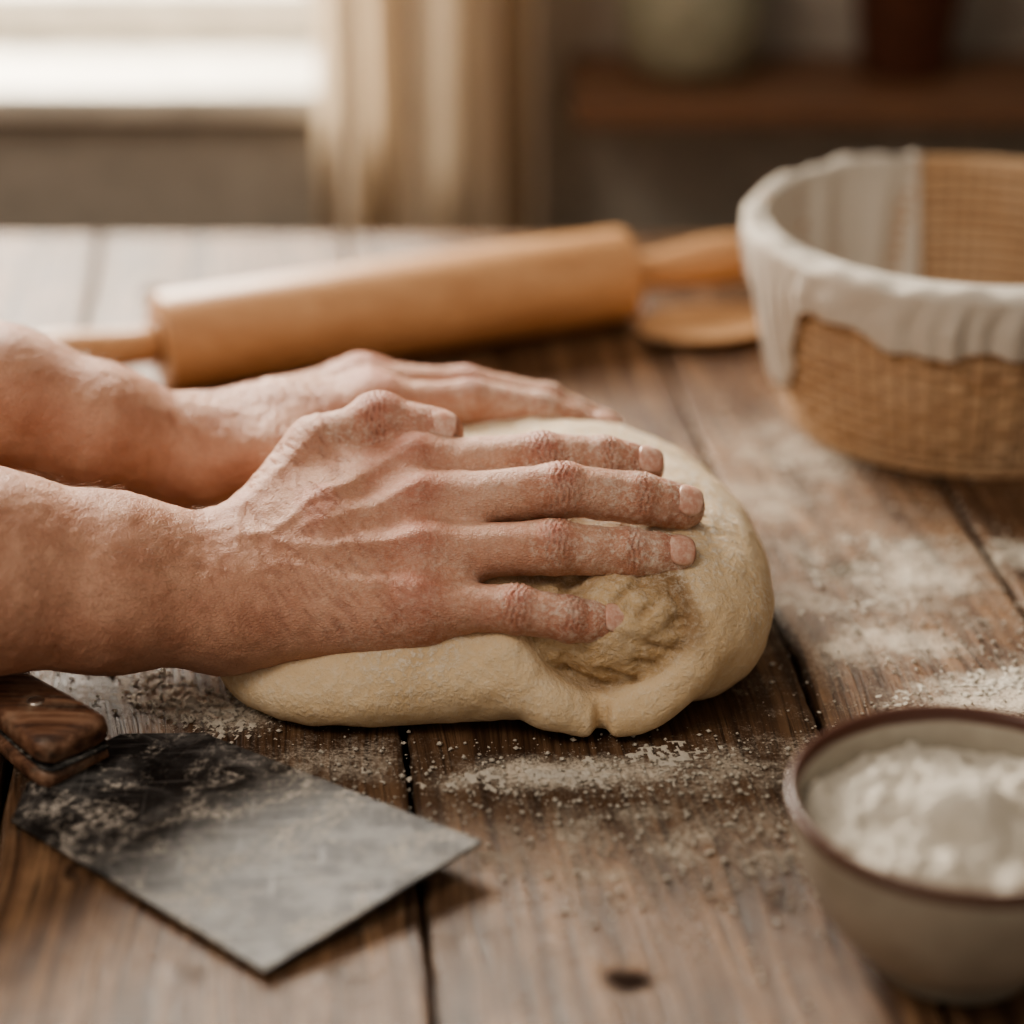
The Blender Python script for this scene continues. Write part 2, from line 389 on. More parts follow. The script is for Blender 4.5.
person=empty('person')
build_hand('right_hand_and_forearm',person,
  [((-.47,-.235,.130),.040,.014),((-.2935,-.16,.0926),.035,.013),((-.2141,-.125,.070),.0300,.0125),((-.1649,-.11,.058),.0252,.0125),((-.1233,-.10,.0502),.0200,.0138)],
  [[(-.0426,-.053,.0838),(.013,-.057,.0900),(.0394,-.055,.0885),(.0560,-.053,.0847)],
   [(-.0395,-.075,.0758),(.0211,-.078,.0849),(.0530,-.075,.0797),(.0715,-.073,.0747)],
   [(-.0381,-.097,.064),(.0175,-.100,.0688),(.0485,-.097,.0645),(.0675,-.094,.0615)],
   [(-.0377,-.115,.050),(.0022,-.125,.0527),(.0232,-.126,.049),(.0390,-.123,.0455)]],
  [(-.105,-.07,.0602),(-.0828,-.042,.0865),(-.0578,-.037,.0970),(-.031,-.04,.0945)],
  (0,.88,.47),(0,-.47,.88),
  [(.0120,.0114,.0106,.0090),(.0126,.0122,.0114,.0096),(.0124,.0120,.0112,.0096),(.0114,.0110,.0102,.0087)],
  .0138,(-.5,-.29,-.01),(.10,.0,.18),(.016,.0132,.0118,.0098),
  veins=[([(.012,.008),(.022,.007),(.034,.012),(.056,.013)],.0005,.0028),([(.022,.007),(.034,-.001),(.05,-.006),(.07,-.004)],.0005,.0026),
         ([(.018,-.013),(.032,-.010),(.05,-.018)],.0004,.0026),([(.034,.012),(.045,.022),(.06,.024)],.0005,.0024)],hairs=900)
build_hand('left_hand_and_forearm',person,
  [((-.47,-.02,.155),.038,.013),((-.336,.0,.1173),.034,.012),((-.228,.0,.0934),.0285,.0115),((-.1846,.0,.0789),.0245,.011),((-.1554,.01,.0647),.0200,.012)],
  [[(-.0629,.024,.0810),(-.0194,.030,.0795),(.0131,.033,.0725),(.0400,.036,.0625)],
   [(-.0672,.046,.0810),(-.0222,.054,.0765),(.0160,.057,.0670),(.0430,.058,.0545)],
   [(-.072,.068,.074),(-.028,.079,.066),(.004,.084,.055),(.030,.084,.044)],
   [(-.080,.083,.065),(-.045,.100,.055),(-.022,.104,.045),(-.002,.103,.034)]],
  [(-.135,-.002,.062),(-.105,-.008,.070),(-.078,-.012,.075),(-.055,-.012,.075)],
  (0,-.94,.33),(0,.33,.94),
  [(.0118,.0110,.0100,.0084),(.0118,.0108,.0100,.0084),(.0110,.010,.0092,.0080),(.010,.009,.0083,.0072)],
  .012,(-.5,-.09,.0),(.07,.15,.20),(.015,.0125,.011,.009),
  veins=[([(.0,.008),(.02,.006),(.035,.011),(.055,.013)],.0005,.0025),([(.02,.006),(.03,-.002),(.05,-.006)],.0005,.0025)],h=.0013,knuck=.0008,hairs=600)

# ------------------------------------------------------------ dough
DL,DH=(-.16,-.175,-.01),(.14,.13,.11)
G=SDF(DL,DH,.0011)
G.ell((-.002,-.018,.030),(.110,.094,.045),.02)
G.ell((.02,-.005,.036),(.070,.060,.037),.02)
G.ell((-.005,-.083,.022),(.098,.057,.030),.02)
G.ell((-.062,-.088,.013),(.064,.052,.024),.015)
G.ell((.070,-.064,.030),(.042,.066,.037),.02)
G.ell((.0365,-.142,.042),(.0405,.030,.0270),.004,sub=True)          # open fold
for pts,r in (([(-.002,-.118,.042),(-.001,-.126,.033),(.0055,-.132,.023),(.0165,-.136,.014),(.030,-.137,.008)],.0070),
              ([(.0775,-.112,.044),(.077,-.118,.034),(.071,-.126,.024),(.060,-.131,.015),(.050,-.134,.010),(.042,-.135,.008)],.0078)):
    for a,b in zip(pts[:-1],pts[1:]): G.cone(a,b,r,r,.010)
for z0,y0,rx in ((.018,-.147,.0024),(.012,-.149,.0024),(.006,-.148,.0026),(.000,-.146,.0030)): G.ell((.0365,y0,z0),(rx,.011,.007),.004,sub=True)
H=SDF(DL,DH,.0011)
H.ell((.046,-.110,.037),(.0315,.0235,.0235),.003)                  # rolled inner dough
H.ell((.018,-.107,.037),(.0190,.0205,.0180),.003)
G.smin((slice(None),)*3,H.F,.0015)
sl,X,Y,Z=G.region(G.lo-1,G.lo+9)
G.smax(sl,np.broadcast_to((-Z+.0005),G.F.shape).astype(np.float32),.006)
V,Q=G.mesh(); V=relax(V,Q,2,.45); N=vnormals(V,Q)
k0=np.sqrt(((V[:,0]-.046)/.0315)**2+((V[:,1]+.110)/.0235)**2+((V[:,2]-.037)/.0235)**2)
k1=np.sqrt(((V[:,0]-.018)/.0190)**2+((V[:,1]+.107)/.0205)**2+((V[:,2]-.037)/.0180)**2)
kk=np.minimum(k0,k1)
inn=sstep(1.14,1.04,kk)*(V[:,1]<-.09)
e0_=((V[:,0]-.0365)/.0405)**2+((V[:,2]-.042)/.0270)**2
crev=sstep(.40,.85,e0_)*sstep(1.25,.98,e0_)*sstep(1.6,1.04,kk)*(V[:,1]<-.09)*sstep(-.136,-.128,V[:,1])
dx=(V[:,0]-.070)/1.9; dz=(V[:,2]-.046); rho=np.sqrt(dx*dx+dz*dz)
ph=(rho+.0045*(fbm(V,40,2)-.5)*2+.0008*(fbm(V,200,2)-.5)*2)/.0085
rid=(.5+.5*np.cos(2*math.pi*ph))**3.0*sstep(.38,.60,fbm(V+2,45,2))
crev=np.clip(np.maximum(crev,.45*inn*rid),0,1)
V=V+N*((fbm(V,30,3)-.5)*.0040+(fbm(V,120,2)-.5)*.0014-inn*rid*.0020+inn*(fbm(V,190,3)-.5)*.0034)[:,None]*sstep(0,.004,V[:,2])[:,None]
dfl=np.clip(sstep(.050,.070,V[:,2])*1.0+.6*(sstep(.45,.6,fbm(V,25,2)))*sstep(.0,.05,V[:,2]),0,1)*(1-.6*inn)
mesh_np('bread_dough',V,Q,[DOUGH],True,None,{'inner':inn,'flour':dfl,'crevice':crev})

# ------------------------------------------------------------ table
def blobf(X,Y,cx,cy,rx,ry,ro):
    c,s=math.cos(ro),math.sin(ro); u=((X-cx)*c+(Y-cy)*s)/rx; v=(-(X-cx)*s+(Y-cy)*c)/ry
    return sstep(1,0,np.sqrt(u*u+v*v))
DUST=[(.19,.015,.075,.06,.5,.85),(.165,-.055,.085,.05,.25,.75),(.21,-.10,.09,.04,.3,.95),(.15,.16,.09,.1,0.,.7),(.13,.10,.06,.07,.4,.7),(.25,.03,.05,.03,-.5,.95),
      (.02,-.165,.09,.022,.06,1.0),(.09,-.16,.09,.05,.2,.7),(-.13,-.11,.06,.028,-.4,.95),(-.07,-.155,.06,.035,0.,.7),(-.17,-.10,.09,.05,0.,.6),(.06,-.21,.17,.08,0.,.60),(.25,-.14,.10,.06,0.,.8),
      (-.2,-.16,.15,.1,0,.35),(.0,-.28,.3,.1,0,.30),(.15,.0,.18,.22,0,.56)]
KN=[(.042,-.303,.014,.008,.9),(.036,-.225,.007,.007,.35),(-.06,-.30,.006,.007,.4),(.155,.02,.010,.012,.6),(.18,.3,.014,.014,.8),(-.165,-.235,.006,.008,.5),(.10,-.255,.006,.007,.45),(.085,-.20,.006,.007,.3),(-.02,.33,.012,.012,.7),(-.22,.4,.012,.014,.7),(.075,-.255,.004,.005,.5),(.0,-.205,.005,.007,.35),(-.115,-.30,.007,.009,.35),(.12,-.29,.02,.03,.28),(-.03,-.27,.02,.04,.25)]
table=empty('wooden_table')
seams=[-1.02,-.86,-.70,-.53,-.355,-.205,-.045,.129,.243,.40,.56,.73,.90,1.06]
YN,YF=-.62,.512
for i,(a,b) in enumerate(zip(seams[:-1],seams[1:])):
    g=.0013; V=[];F=[]; ns=380 if 3<=i<=9 else 30; nxs=56 if 3<=i<=9 else 4
    for k in range(ns+1):
        y=YN+(YF-YN)*k/ns; sh=-SLOPE*(y+.131)
        xa=a+g+sh+.0014*mnoise.noise(Vector((y*14,i*3.1,0)))+.0006*mnoise.noise(Vector((y*90,i*3.1,0))); xb=b-g+sh+.0014*mnoise.noise(Vector((y*14,i*3.1+9,0)))+.0006*mnoise.noise(Vector((y*90,i*3.1+5,0)))
        xs=[xa,xa,xa+.0007]+[xa+.0024+(xb-xa-.0048)*q/nxs for q in range(nxs+1)]+[xb-.0007,xb,xb]
        zs=[-.034,-.0028,-.0010]+[0]*(nxs+1)+[-.0010,-.0028,-.034]
        for x,z in zip(xs,zs): V.append((x,y,z))
    m_=nxs+7
    for k in range(ns):
        for j in range(m_):
            j2=(j+1)%m_; F.append(((k+1)*m_+j,(k+1)*m_+j2,k*m_+j2,k*m_+j))
    F.append(tuple(range(m_))); F.append(tuple(range(ns*m_+m_-1,ns*m_-1,-1)))
    tone=[.9,1.0,.85,1.05,1.,.92,.88,1.02,1.08,.95,.9,1.,.95][i]
    Va=np.array(V); X,Y=Va[:,0],Va[:,1]; du=np.zeros(len(Va)); kn=np.zeros(len(Va))
    for cx,cy,rx,ry,ro,w in DUST: du=np.maximum(du,w*blobf(X,Y,cx,cy,rx*1.3,ry*1.3,ro))
    Pn=np.stack([X,Y,X*0],1); wx=.010*(fbm(Pn,60,3)-.5)*2; wy=.006*(fbm(Pn+4,60,3)-.5)*2
    for cx,cy,rx,ry,kw in KN: kn=np.maximum(kn,kw*blobf(X+wx,Y+wy,cx,cy,rx*1.4,ry*1.4,0))
    drk=np.maximum(blobf(X,Y,-.02,-.15,.24,.09,.1)*.75,blobf(X,Y,-.23,-.13,.12,.10,0)*.5)  # broad darker patches on the wood, before the dough and at left
    edge=np.minimum(X-(a-SLOPE*(Y+.131)),(b-SLOPE*(Y+.131))-X); drk=np.maximum(drk,.55*sstep(.007,.001,edge))   # grime along the seams
    mesh_np('plank_%d'%(i+1),V,F,[TABLE],False,table,{'tone':[tone]*len(V),'off':[i*.37]*len(V),'dust':du,'knot':kn,'darken':drk})
darkw=wood_mat('table_frame_wood',(.07,.035,.02),(.14,.07,.035),(30,3,30))
box('underboard',(-.95,-.58,-.052),(.95,.49,-.0345),darkw,table)
for k,(x,y) in enumerate([(-.9,-.55),(.82,-.55),(-.9,.40),(.82,.40)]): box('leg_%d'%(k+1),(x,y,-.75),(x+.08,y+.08,-.052),darkw,table,.004)

# ------------------------------------------------------------ flour on the table: fine crumbs + grains
def patch(px,py,rx,ry,ro,h,thr,seed,V,F,step=.0008):
    nx=int(rx*2/step); ny=int(ry*2/step); gx,gy=np.meshgrid(np.linspace(-1,1,nx),np.linspace(-1,1,ny),indexing='ij')
    X=px+gx*rx*math.cos(ro)-gy*ry*math.sin(ro); Y=py+gx*rx*math.sin(ro)+gy*ry*math.cos(ro)
    P=np.stack([X,Y,np.full_like(X,seed*1.7)],-1)
    e=1-np.sqrt(gx**2+gy**2); Hh=(.30*fbm(P,60,2)+.30*fbm(P,200,2)+.40*vnoise(P,620))+.26*e-thr
    Z=np.clip(Hh,-.1,.5)*h/.3*(.6+.8*vnoise(P,400)); keep=Hh>0
    idx=-np.ones(X.shape,int)
    m=keep[:-1,:-1]&keep[1:,:-1]&keep[:-1,1:]|keep[1:,1:]&keep[1:,:-1]
    need=np.zeros_like(keep)
    need[:-1,:-1]|=m;need[1:,:-1]|=m;need[:-1,1:]|=m;need[1:,1:]|=m
    for a,b in np.argwhere(need):
        idx[a,b]=len(V); V.append((X[a,b],Y[a,b],max(Z[a,b],.0)+.00005))
    for a,b in np.argwhere(m): F.append((idx[a,b],idx[a+1,b],idx[a+1,b+1],idx[a,b+1]))
FV=[];FF=[]
for k,(px,py,rx,ry,ro,h,thr) in enumerate([(-.135,-.106,.040,.018,-.45,.0025,.62),(-.115,-.128,.030,.014,-.3,.0014,.70),(.015,-.168,.075,.014,.05,.0014,.67),(.065,-.154,.040,.014,.2,.0010,.72),
      (.245,.035,.035,.014,-.5,.0012,.67),(.205,-.09,.06,.020,.3,.0012,.72),(.235,-.05,.03,.012,.9,.0012,.72),(.17,.0,.07,.04,.4,.0008,.79),(.155,.13,.06,.06,.0,.0008,.80),(.24,-.125,.04,.018,.2,.0012,.73),(.19,.045,.03,.014,-.2,.001,.72)]):
    patch(px,py,rx,ry,ro,h,thr,k,FV,FF)
octv=[(1,0,0),(-1,0,0),(0,1,0),(0,-1,0),(0,0,1),(0,0,-1)]; octf=[(0,2,4),(2,1,4),(1,3,4),(3,0,4),(2,0,5),(1,2,5),(3,1,5),(0,3,5)]
def grain(x,y,r):
    if ((x+.0)/.122)**2+((y+.03)/.108)**2<1: return
    if -.19<x<-.01 and y<-.15-(x+.12)*.72: return
    o=len(FV); a=random.random()*6.28; sx,sy,sz=[r*random.uniform(.6,1.2) for _ in range(3)]
    for v in octv:
        X=v[0]*sx;Y=v[1]*sy
        FV.append((x+X*math.cos(a)-Y*math.sin(a),y+X*math.sin(a)+Y*math.cos(a),sz*.72+v[2]*sz*.7))
    for f in octf: FF.append(tuple(o+i for i in f))
for (cx,cy,sx,sy,n) in [(.02,-.17,.06,.018,1100),(.09,-.20,.06,.035,1300),(.16,-.18,.05,.03,500),(.20,-.03,.05,.06,2000),(-.13,-.115,.035,.016,600),(-.05,-.165,.04,.02,200),(.15,.12,.05,.07,1000),(-.17,-.1,.05,.02,150),(.05,-.23,.09,.035,900)]:
    for _ in range(n):
        x=random.gauss(cx,sx);y=random.gauss(cy,sy)
        grain(x,y,.00020+.0014*random.random()**4.5)
mesh_np('spilled_flour',FV,FF,[FLOUR],True)

# ------------------------------------------------------------ rolling pin
pin=empty('rolling_pin')
pm=M('pin_wood'); co=pm.co(); g1=pm.noise(pm.map(co,rot=(0,0,-.407),sc=(4,45,45)),1.,4,.6,.4); g2=pm.noise(pm.map(co,rot=(0,0,-.407),sc=(18,300,300)),1.,3,.6)
c=pm.mix(pm.ramp(g1,[(.3,0.),(.7,1.)]),(.50,.265,.13),(.67,.40,.22)); c=pm.mix(pm.math('MULTIPLY',pm.ramp(g2,[(.4,1.),(.6,0.)]),.25),c,(.36,.17,.07))
pm.P(Base_Color=c,Roughness=.40,Normal=pm.bump(g2,.25,.0005)); PINW=pm.m
a=A(-.1935,.240,.0284); b=A(.0667,.3535,.0284); ax=unit(b-a); L=np.linalg.norm(b-a)
R=.0280
lathe('body',[(0,-.0001),(.016,-.0001),(R-.003,0),(R-.0008,.0008),(R,.003),(R+.0005,L/2),(R,L-.003),(R-.0008,L-.0008),(R-.003,L),(.016,L),(0,L)],PINW,a,ax,72,pin)
hp=[(.0095,-.004),(.0095,.002),(.0110,.006),(.0105,.014),(.0120,.030),(.0150,.052),(.0158,.068),(.0140,.082),(.0100,.092),(.0050,.0965),(0,.098)]
lathe('handle_right',hp,PINW,b,ax,40,pin); lathe('handle_left',hp,PINW,a,-ax,40,pin)
dk=wood_mat('pin_end_dark',(.20,.10,.05),(.28,.15,.08),(40,40,40))
lathe('collar_left',[(.0125,-.0008),(.0135,.0012),(.011,.0016),(.009,.0016)],dk,a,-ax,40,pin); lathe('collar_right',[(.0125,-.0008),(.0135,.0012),(.011,.0016),(.009,.0016)],dk,b,ax,40,pin)

# ------------------------------------------------------------ wooden spoon lying beside the pin, handle behind the basket
SPW=wood_mat('spoon_wood',(.50,.29,.15),(.64,.41,.24),(12,60,40),.5)
sd0=unit(A(.97,.22,0)); sp0=A(.1165,.329,0); sq=A(-sd0[1],sd0[0],0)
V=[];F=[]; nr,na=14,48
def spz(u,v): rr=min(1,math.hypot(u,v)); return .0035+.0050*rr**2
for side in (0,1):
    for i in range(nr+1):
        for j in range(na):
            r=i/nr; an=2*math.pi*j/na; u=r*math.cos(an); v=r*math.sin(an)
            z=spz(u,v)-(.0030*(1-.3*r) if side else 0); p=sp0+sd0*u*.044+sq*v*.029*(1-.12*u); V.append((p[0],p[1],z))
nn_=(nr+1)*na
for side in (0,1):
    for i in range(nr):
        for j in range(na):
            k=(j+1)%na; q=(i*na+j,(i+1)*na+j,(i+1)*na+k,i*na+k); q=tuple(x+side*nn_ for x in q); F.append(q if not side else q[::-1])
for j in range(na):
    k=(j+1)%na; F.append((nr*na+j,nr*na+nn_+j,nr*na+nn_+k,nr*na+k))
spoon=empty('wooden_spoon'); mesh_np('spoon_head',V,F,[SPW],True,spoon)
h0=sp0+sd0*.038+A(0,0,.0075)
lathe('spoon_handle',[(0,-.006),(.0050,-.004),(.0058,.004),(.0052,.02),(.0050,.10),(.0055,.20),(.0060,.225),(.004,.233),(0,.234)],SPW,tuple(h0),tuple(sd0+A(0,0,-.006)),24,spoon)

# ------------------------------------------------------------ bench scraper
sc=empty('bench_scraper')
mm=M('scraper_steel'); co=mm.co()
n1=mm.noise(mm.map(co,rot=(0,0,.9),sc=(1,1.6,1)),34,6,.70,.6); n2=mm.noise(co,330,5,.8); n3=mm.noise(mm.map(co,rot=(0,0,.68),sc=(25,420,30)),1.,3)
n4=mm.noise(mm.map(co,rot=(0,0,-.6),sc=(420,30,30)),1.,3)
c=mm.ramp(n1,[(.36,(.014,.013,.013)),(.50,(.048,.046,.045)),(.64,(.16,.155,.15))])
c=mm.mix(mm.math('MULTIPLY',mm.ramp(n3,[(.56,0.),(.72,1.)]),.40),c,(.30,.29,.28))
c=mm.mix(mm.math('MULTIPLY',mm.ramp(n4,[(.62,0.),(.75,1.)]),.35),c,(.30,.29,.28))
fl=mm.math('MULTIPLY',mm.ramp(n2,[(.46,0.),(.60,1.)]),mm.ramp(mm.noise(co,30,5,.75,1.2),[(.48,0.),(.61,1.)]),clamp=True)
c=mm.mix(mm.math('MULTIPLY',fl,.78),c,(.58,.52,.45))
mm.P(Base_Color=c,Metallic=mm.math('SUBTRACT',.62,fl,clamp=True),Roughness=mm.wsum((n3,.12),(n1,.72),(fl,.4),(n2,.16)),Specular_IOR_Level=.36,Normal=mm.bump(mm.wsum((n1,.8),(n2,.6),(n3,.35),(n4,.3)),.35,.0008)); STEEL=mm.m
poly=[(-.0859,-.3026),(-.0108,-.2327),(-.1243,-.1507),(-.158,-.1485),(-.1640,-.1540),(-.1830,-.1740),(-.1905,-.1800),(-.1922,-.2053)]
e0=A(-.1922,-.2053);e1=A(-.0859,-.3026); ed=unit(e1-e0); nrm=A(-ed[1],ed[0])
def bz(x,y): return .0022+.080*max(0,(A(x,y)-e0)@nrm)
V=[];nP=len(poly)
for dz in (0,.0016):
    for x,y in poly: V.append((x,y,bz(x,y)+dz))
F=[tuple(range(nP-1,-1,-1)),tuple(range(nP,2*nP))]+[(i,(i+1)%nP,(i+1)%nP+nP,i+nP) for i in range(nP)]
bl=mesh_np('blade',V,F,[STEEL],False,sc); md=bl.modifiers.new('b','BEVEL'); md.width=.0004; md.segments=2
hm=M('scraper_handle_wood'); co=hm.co(); g1=hm.noise(hm.map(co,rot=(0,0,.79),sc=(22,260,200)),1.,4,.65); g2=hm.noise(co,45,4,.7)
c=hm.ramp(g1,[(.32,(.040,.020,.014)),(.5,(.15,.072,.042)),(.68,(.29,.165,.105))]); c=hm.mix(hm.math('MULTIPLY',hm.ramp(g2,[(.5,0.),(.68,1.)]),.5),c,(.38,.28,.20))
hm.P(Base_Color=c,Roughness=.52,Normal=hm.bump(g1,.5,.001)); HW=hm.m
d=unit(A(-.70,.71,.05)); up=unit(A(0,0,1)-(A(0,0,1)@d)*d); sd=np.cross(d,up); o=A(-.1705,-.1755,.0138)
def slab(name,o,L,wf,t0,t1,mat,rnd=.0025):
    V=[];F=[]; ns=24
    for k in range(ns+1):
        s=L*k/ns; w=wf(s); e=min(1,math.sqrt(max(0,min(s,L-s)+.0006)/.006)) ; w*=(.80+.2*e)
        hh=(t1-t0)/2; cz=(t0+t1)/2; tt=hh*(.75+.25*e)
        for q in range(20):
            a=2*math.pi*q/20; cx=abs(math.cos(a))**.45*math.copysign(1,math.cos(a)); cy=abs(math.sin(a))**.6*math.copysign(1,math.sin(a))
            V.append(o+d*s+sd*cx*w+up*(cz+cy*tt))
    for k in range(ns):
        for q in range(20):
            r=(q+1)%20; F.append((k*20+q,k*20+r,(k+1)*20+r,(k+1)*20+q))
    F.append(tuple(range(19,-1,-1))); F.append(tuple(range(ns*20,ns*20+20)))
    return mesh_np(name,V,F,[mat],True,sc)
wf=lambda s:.0146+.0022*math.cos(s*48)
slab('handle_scale_top',o,.115,wf,.0006,.0130,HW); slab('handle_scale_bottom',o,.115,wf,-.0110,-.0006,HW)
slab('tang',o-d*.002,.115,lambda s:.0136+.0022*math.cos(s*48),-.0007,.0007,STEEL)
RIV=simple('rivet_metal',(.5,.45,.4),.35,Metallic=1.)
for k,s in enumerate((.028,.090)):
    lathe('rivet_%d'%(k+1),[(.0036,-.001),(.0036,.0003),(.0028,.0008),(0,.001)],RIV,tuple(o+d*s+up*.0128),tuple(up),24,sc)

# ------------------------------------------------------------ flour bowl
bowl=empty('flour_bowl'); BC=(.1555,-.288)
gm=M('bowl_glaze'); co=gm.co(); gx=gm.n('ShaderNodeSeparateXYZ',Vector=co).outputs[2]; gn=gm.noise(co,60,3)
rimf=gm.mr(gm.math('MULTIPLY_ADD',gn,.002,gx),.0618,.0636)
bc=gm.mix(gm.ramp(gn,[(.3,0.),(.7,1.)]),(.32,.28,.225),(.41,.37,.305))
spk=gm.ramp(gm.noise(co,500,2,.6),[(.68,0.),(.74,1.)]); bc=gm.mix(gm.math('MULTIPLY',spk,.5),bc,(.15,.10,.07))
gm.P(Base_Color=gm.mix(rimf,bc,(.085,.032,.020)),Roughness=.32,Normal=gm.bump(gn,.15,.001)); GL=gm.m
prof=[(0,.001),(.026,.001),(.0265,0),(.029,0),(.0300,.002),(.0300,.005),(.0325,.007),(.0400,.0130),(.0485,.0240),(.0550,.0380),(.0592,.0520),(.0612,.0640),(.0614,.0658),(.0606,.0668),(.0592,.0666),(.0582,.0650),(.0560,.0520),(.0520,.0390),(.0455,.0260),(.037,.0160),(.025,.0100),(0,.0085)]
lathe('bowl_body',prof,GL,(BC[0],BC[1],0),(0,0,1),96,bowl)
V=[];F=[];nr,na=90,300
gr,ga=np.meshgrid(np.arange(nr+1)/nr*.0562,2*math.pi*np.arange(na)/na,indexing='ij'); xx=gr*np.cos(ga);yy=gr*np.sin(ga)
P=np.stack([BC[0]+xx,BC[1]+yy,xx*0],-1)
mound=.015*np.exp(-(((xx+.001)/.018)**2+((yy+.002)/.014)**2)**1.6)+.007*np.exp(-(((xx+.018)/.016)**2+((yy-.02)/.014)**2))
rg=np.abs(fbm(P+2,75,3)-.5)*2
zz=.0518+.005*(1-(gr/.056)**2)+mound+((fbm(P,60,3)-.5)*.013+rg*.006+(fbm(P+5,220,3)-.5)*.006+(vnoise(P,900)-.5)*.0012)*np.where(mound>.007,.35,1)*np.minimum(1,(.0562-gr)/.004+.25)
P[...,2]=zz; V=P.reshape(-1,3)
for i in range(nr):
    for j in range(na):
        k=(j+1)%na; F.append((i*na+j,(i+1)*na+j,(i+1)*na+k,i*na+k))
mesh_np('flour_mound',V,F,[FLOUR],True,bowl)

# ------------------------------------------------------------ proofing basket with linen liner
bas=empty('proofing_basket'); BX,BY=.245,.217; RB,RT,HB=.094,.119,.103
wm=M('wicker'); co=wm.co(); n2=wm.noise(wm.map(co,sc=(1,1,10)),40,4); n3=wm.noise(co,25,3)
c=wm.mix(wm.ramp(n2,[(.3,0.),(.7,1.)]),(.42,.245,.13),(.64,.43,.26)); c=wm.mix(wm.ramp(n3,[(.4,0.),(.7,.4)]),c,(.68,.50,.35)); c=wm.mix(wm.math('MULTIPLY',wm.attr('gap'),.8),c,(.11,.055,.027))
wm.P(Base_Color=c,Roughness=.6,Normal=wm.bump(n2,.3,.001)); WICK=wm.m
def brad(z): t=z/HB; return RB+(RT-RB)*(t**.75)
V=[];F=[];GP=[]; NT=600; rows=15; sub=8
jit=[random.uniform(-1,1) for _ in range(300)]
def weave(a,i):
    row=i//sub; f=(i%sub)/sub; bl_=abs(math.sin(math.pi*f))**.6
    k=a/(2*math.pi)*80; q=k+.35*jit[int(k)%80]; wv=math.cos(q*2*math.pi)
    alt=math.cos(a*40+math.pi*(row%2)+jit[row]*.8)
    return .0024*bl_+.0006*alt*bl_-.0009*max(0,-wv)**4, min(1,max(0,1-bl_*1.35)*.75+.6*max(0,-wv)**5)
for i in range(rows*sub+1):
    z=.003+(HB-.003)*i/(rows*sub)
    for j in range(NT):
        a=2*math.pi*j/NT; d_,g_=weave(a,i); rr=brad(z)+d_
        V.append((BX+rr*math.cos(a),BY+rr*math.sin(a),z)); GP.append(g_)
NO=rows*sub+1
for i in range(rows*sub+1):
    z=HB-(HB-.006)*i/(rows*sub)
    for j in range(NT):
        a=2*math.pi*j/NT; d_,g_=weave(a,i); r=brad(z)-.004-d_
        V.append((BX+r*math.cos(a),BY+r*math.sin(a),z)); GP.append(g_)
for i in range(2*NO-1):
    for j in range(NT):
        k=(j+1)%NT; F.append((i*NT+j,i*NT+k,(i+1)*NT+k,(i+1)*NT+j))
F.append(tuple(range(NT-1,-1,-1))); F.append(tuple((2*NO-1)*NT+j for j in range(NT)))
mesh_np('woven_wall',V,F,[WICK],True,bas,{'gap':np.clip(GP,0,1)})
def torus(name,R,r,z,mat,par,tw=0):
    V=[];F=[];n=200;m_=10
    for i in range(n):
        a=2*math.pi*i/n
        for j in range(m_):
            b=2*math.pi*j/m_; rr=R+r*math.cos(b)*(1+.12*math.cos(a*tw)); V.append((BX+rr*math.cos(a),BY+rr*math.sin(a),z+r*math.sin(b)))
    for i in range(n):
        for j in range(m_): F.append((i*m_+j,((i+1)%n)*m_+j,((i+1)%n)*m_+(j+1)%m_,i*m_+(j+1)%m_))
    return mesh_np(name,V,F,[mat],True,par)
torus('base_ring',RB+.001,.0035,.0035,WICK,bas,60); torus('rim_ring',RT-.002,.0036,HB,WICK,bas,80)
lm=M('linen'); co=lm.co(); w1=lm.noise(lm.map(co,sc=(900,900,60)),1.,2); w2=lm.noise(lm.map(co,sc=(60,60,900)),1.,2)
lm.P(Base_Color=lm.mix(lm.noise(co,20,2),(.72,.66,.58),(.82,.77,.70)),Roughness=.9,Normal=lm.bump(lm.math('ADD',w1,w2),.4,.0006))
tr=lm.n('ShaderNodeBsdfTranslucent',Color=(.85,.75,.62,1)); mx=lm.n('ShaderNodeMixShader',_0=.28,_1=lm.b.outputs[0],_2=tr.outputs[0]); lm.t.links.new(mx.outputs[0],lm.out.inputs[0]); LIN=lm.m
V=[];F=[];na=520; a0,a1=math.radians(97),math.radians(375); ins=26; outs=28
def hem(a):
    dg=math.degrees(a)
    base=.027+.005*math.sin(a*3+.5)+.003*math.sin(a*9+1)+.0012*math.sin(a*23)
    base+=.058*math.exp(-(abs(dg-195)/14)**3)
    return base
for j in range(na+1):
    a=a0+(a1-a0)*j/na; ca,sa=math.cos(a),math.sin(a); dg=math.degrees(a)
    fold=(.5+.5*math.sin(a*15+2.5*math.sin(a*4)))**3
    ruf=lambda s: (.0030*fold+.0012*math.sin(a*41+s*2+3*math.sin(a*7)))*s
    for i in range(ins):
        t=i/(ins-1); z=.010+(HB-.004)*t; r=brad(min(z,HB))-.0080-(.0022*math.sin(a*13+t*3+2*math.sin(a*3))+.0012*math.sin(a*29+t*5))*math.sin(math.pi*t)**.6
        V.append((BX+r*ca,BY+r*sa,z))
    for i in range(1,7):
        b=math.pi*i/7; r=RT-.0008-.0048*math.cos(b)+.0005*math.sin(a*37); z=HB+.0015+.0036*math.sin(b); V.append((BX+r*ca,BY+r*sa,z+.0013*math.sin(a*13)+.0007*math.sin(a*31)))
    Hh=hem(a)
    for i in range(outs):
        t=i/(outs-1); z=HB+.0015-Hh*t; r=brad(min(max(z,0),HB))+.0042+ruf(min(1,t*1.8))
        V.append((BX+r*ca,BY+r*sa,z))
mc=ins+6+outs
for j in range(na):
    for i in range(mc-1): F.append((j*mc+i,j*mc+i+1,(j+1)*mc+i+1,(j+1)*mc+i))
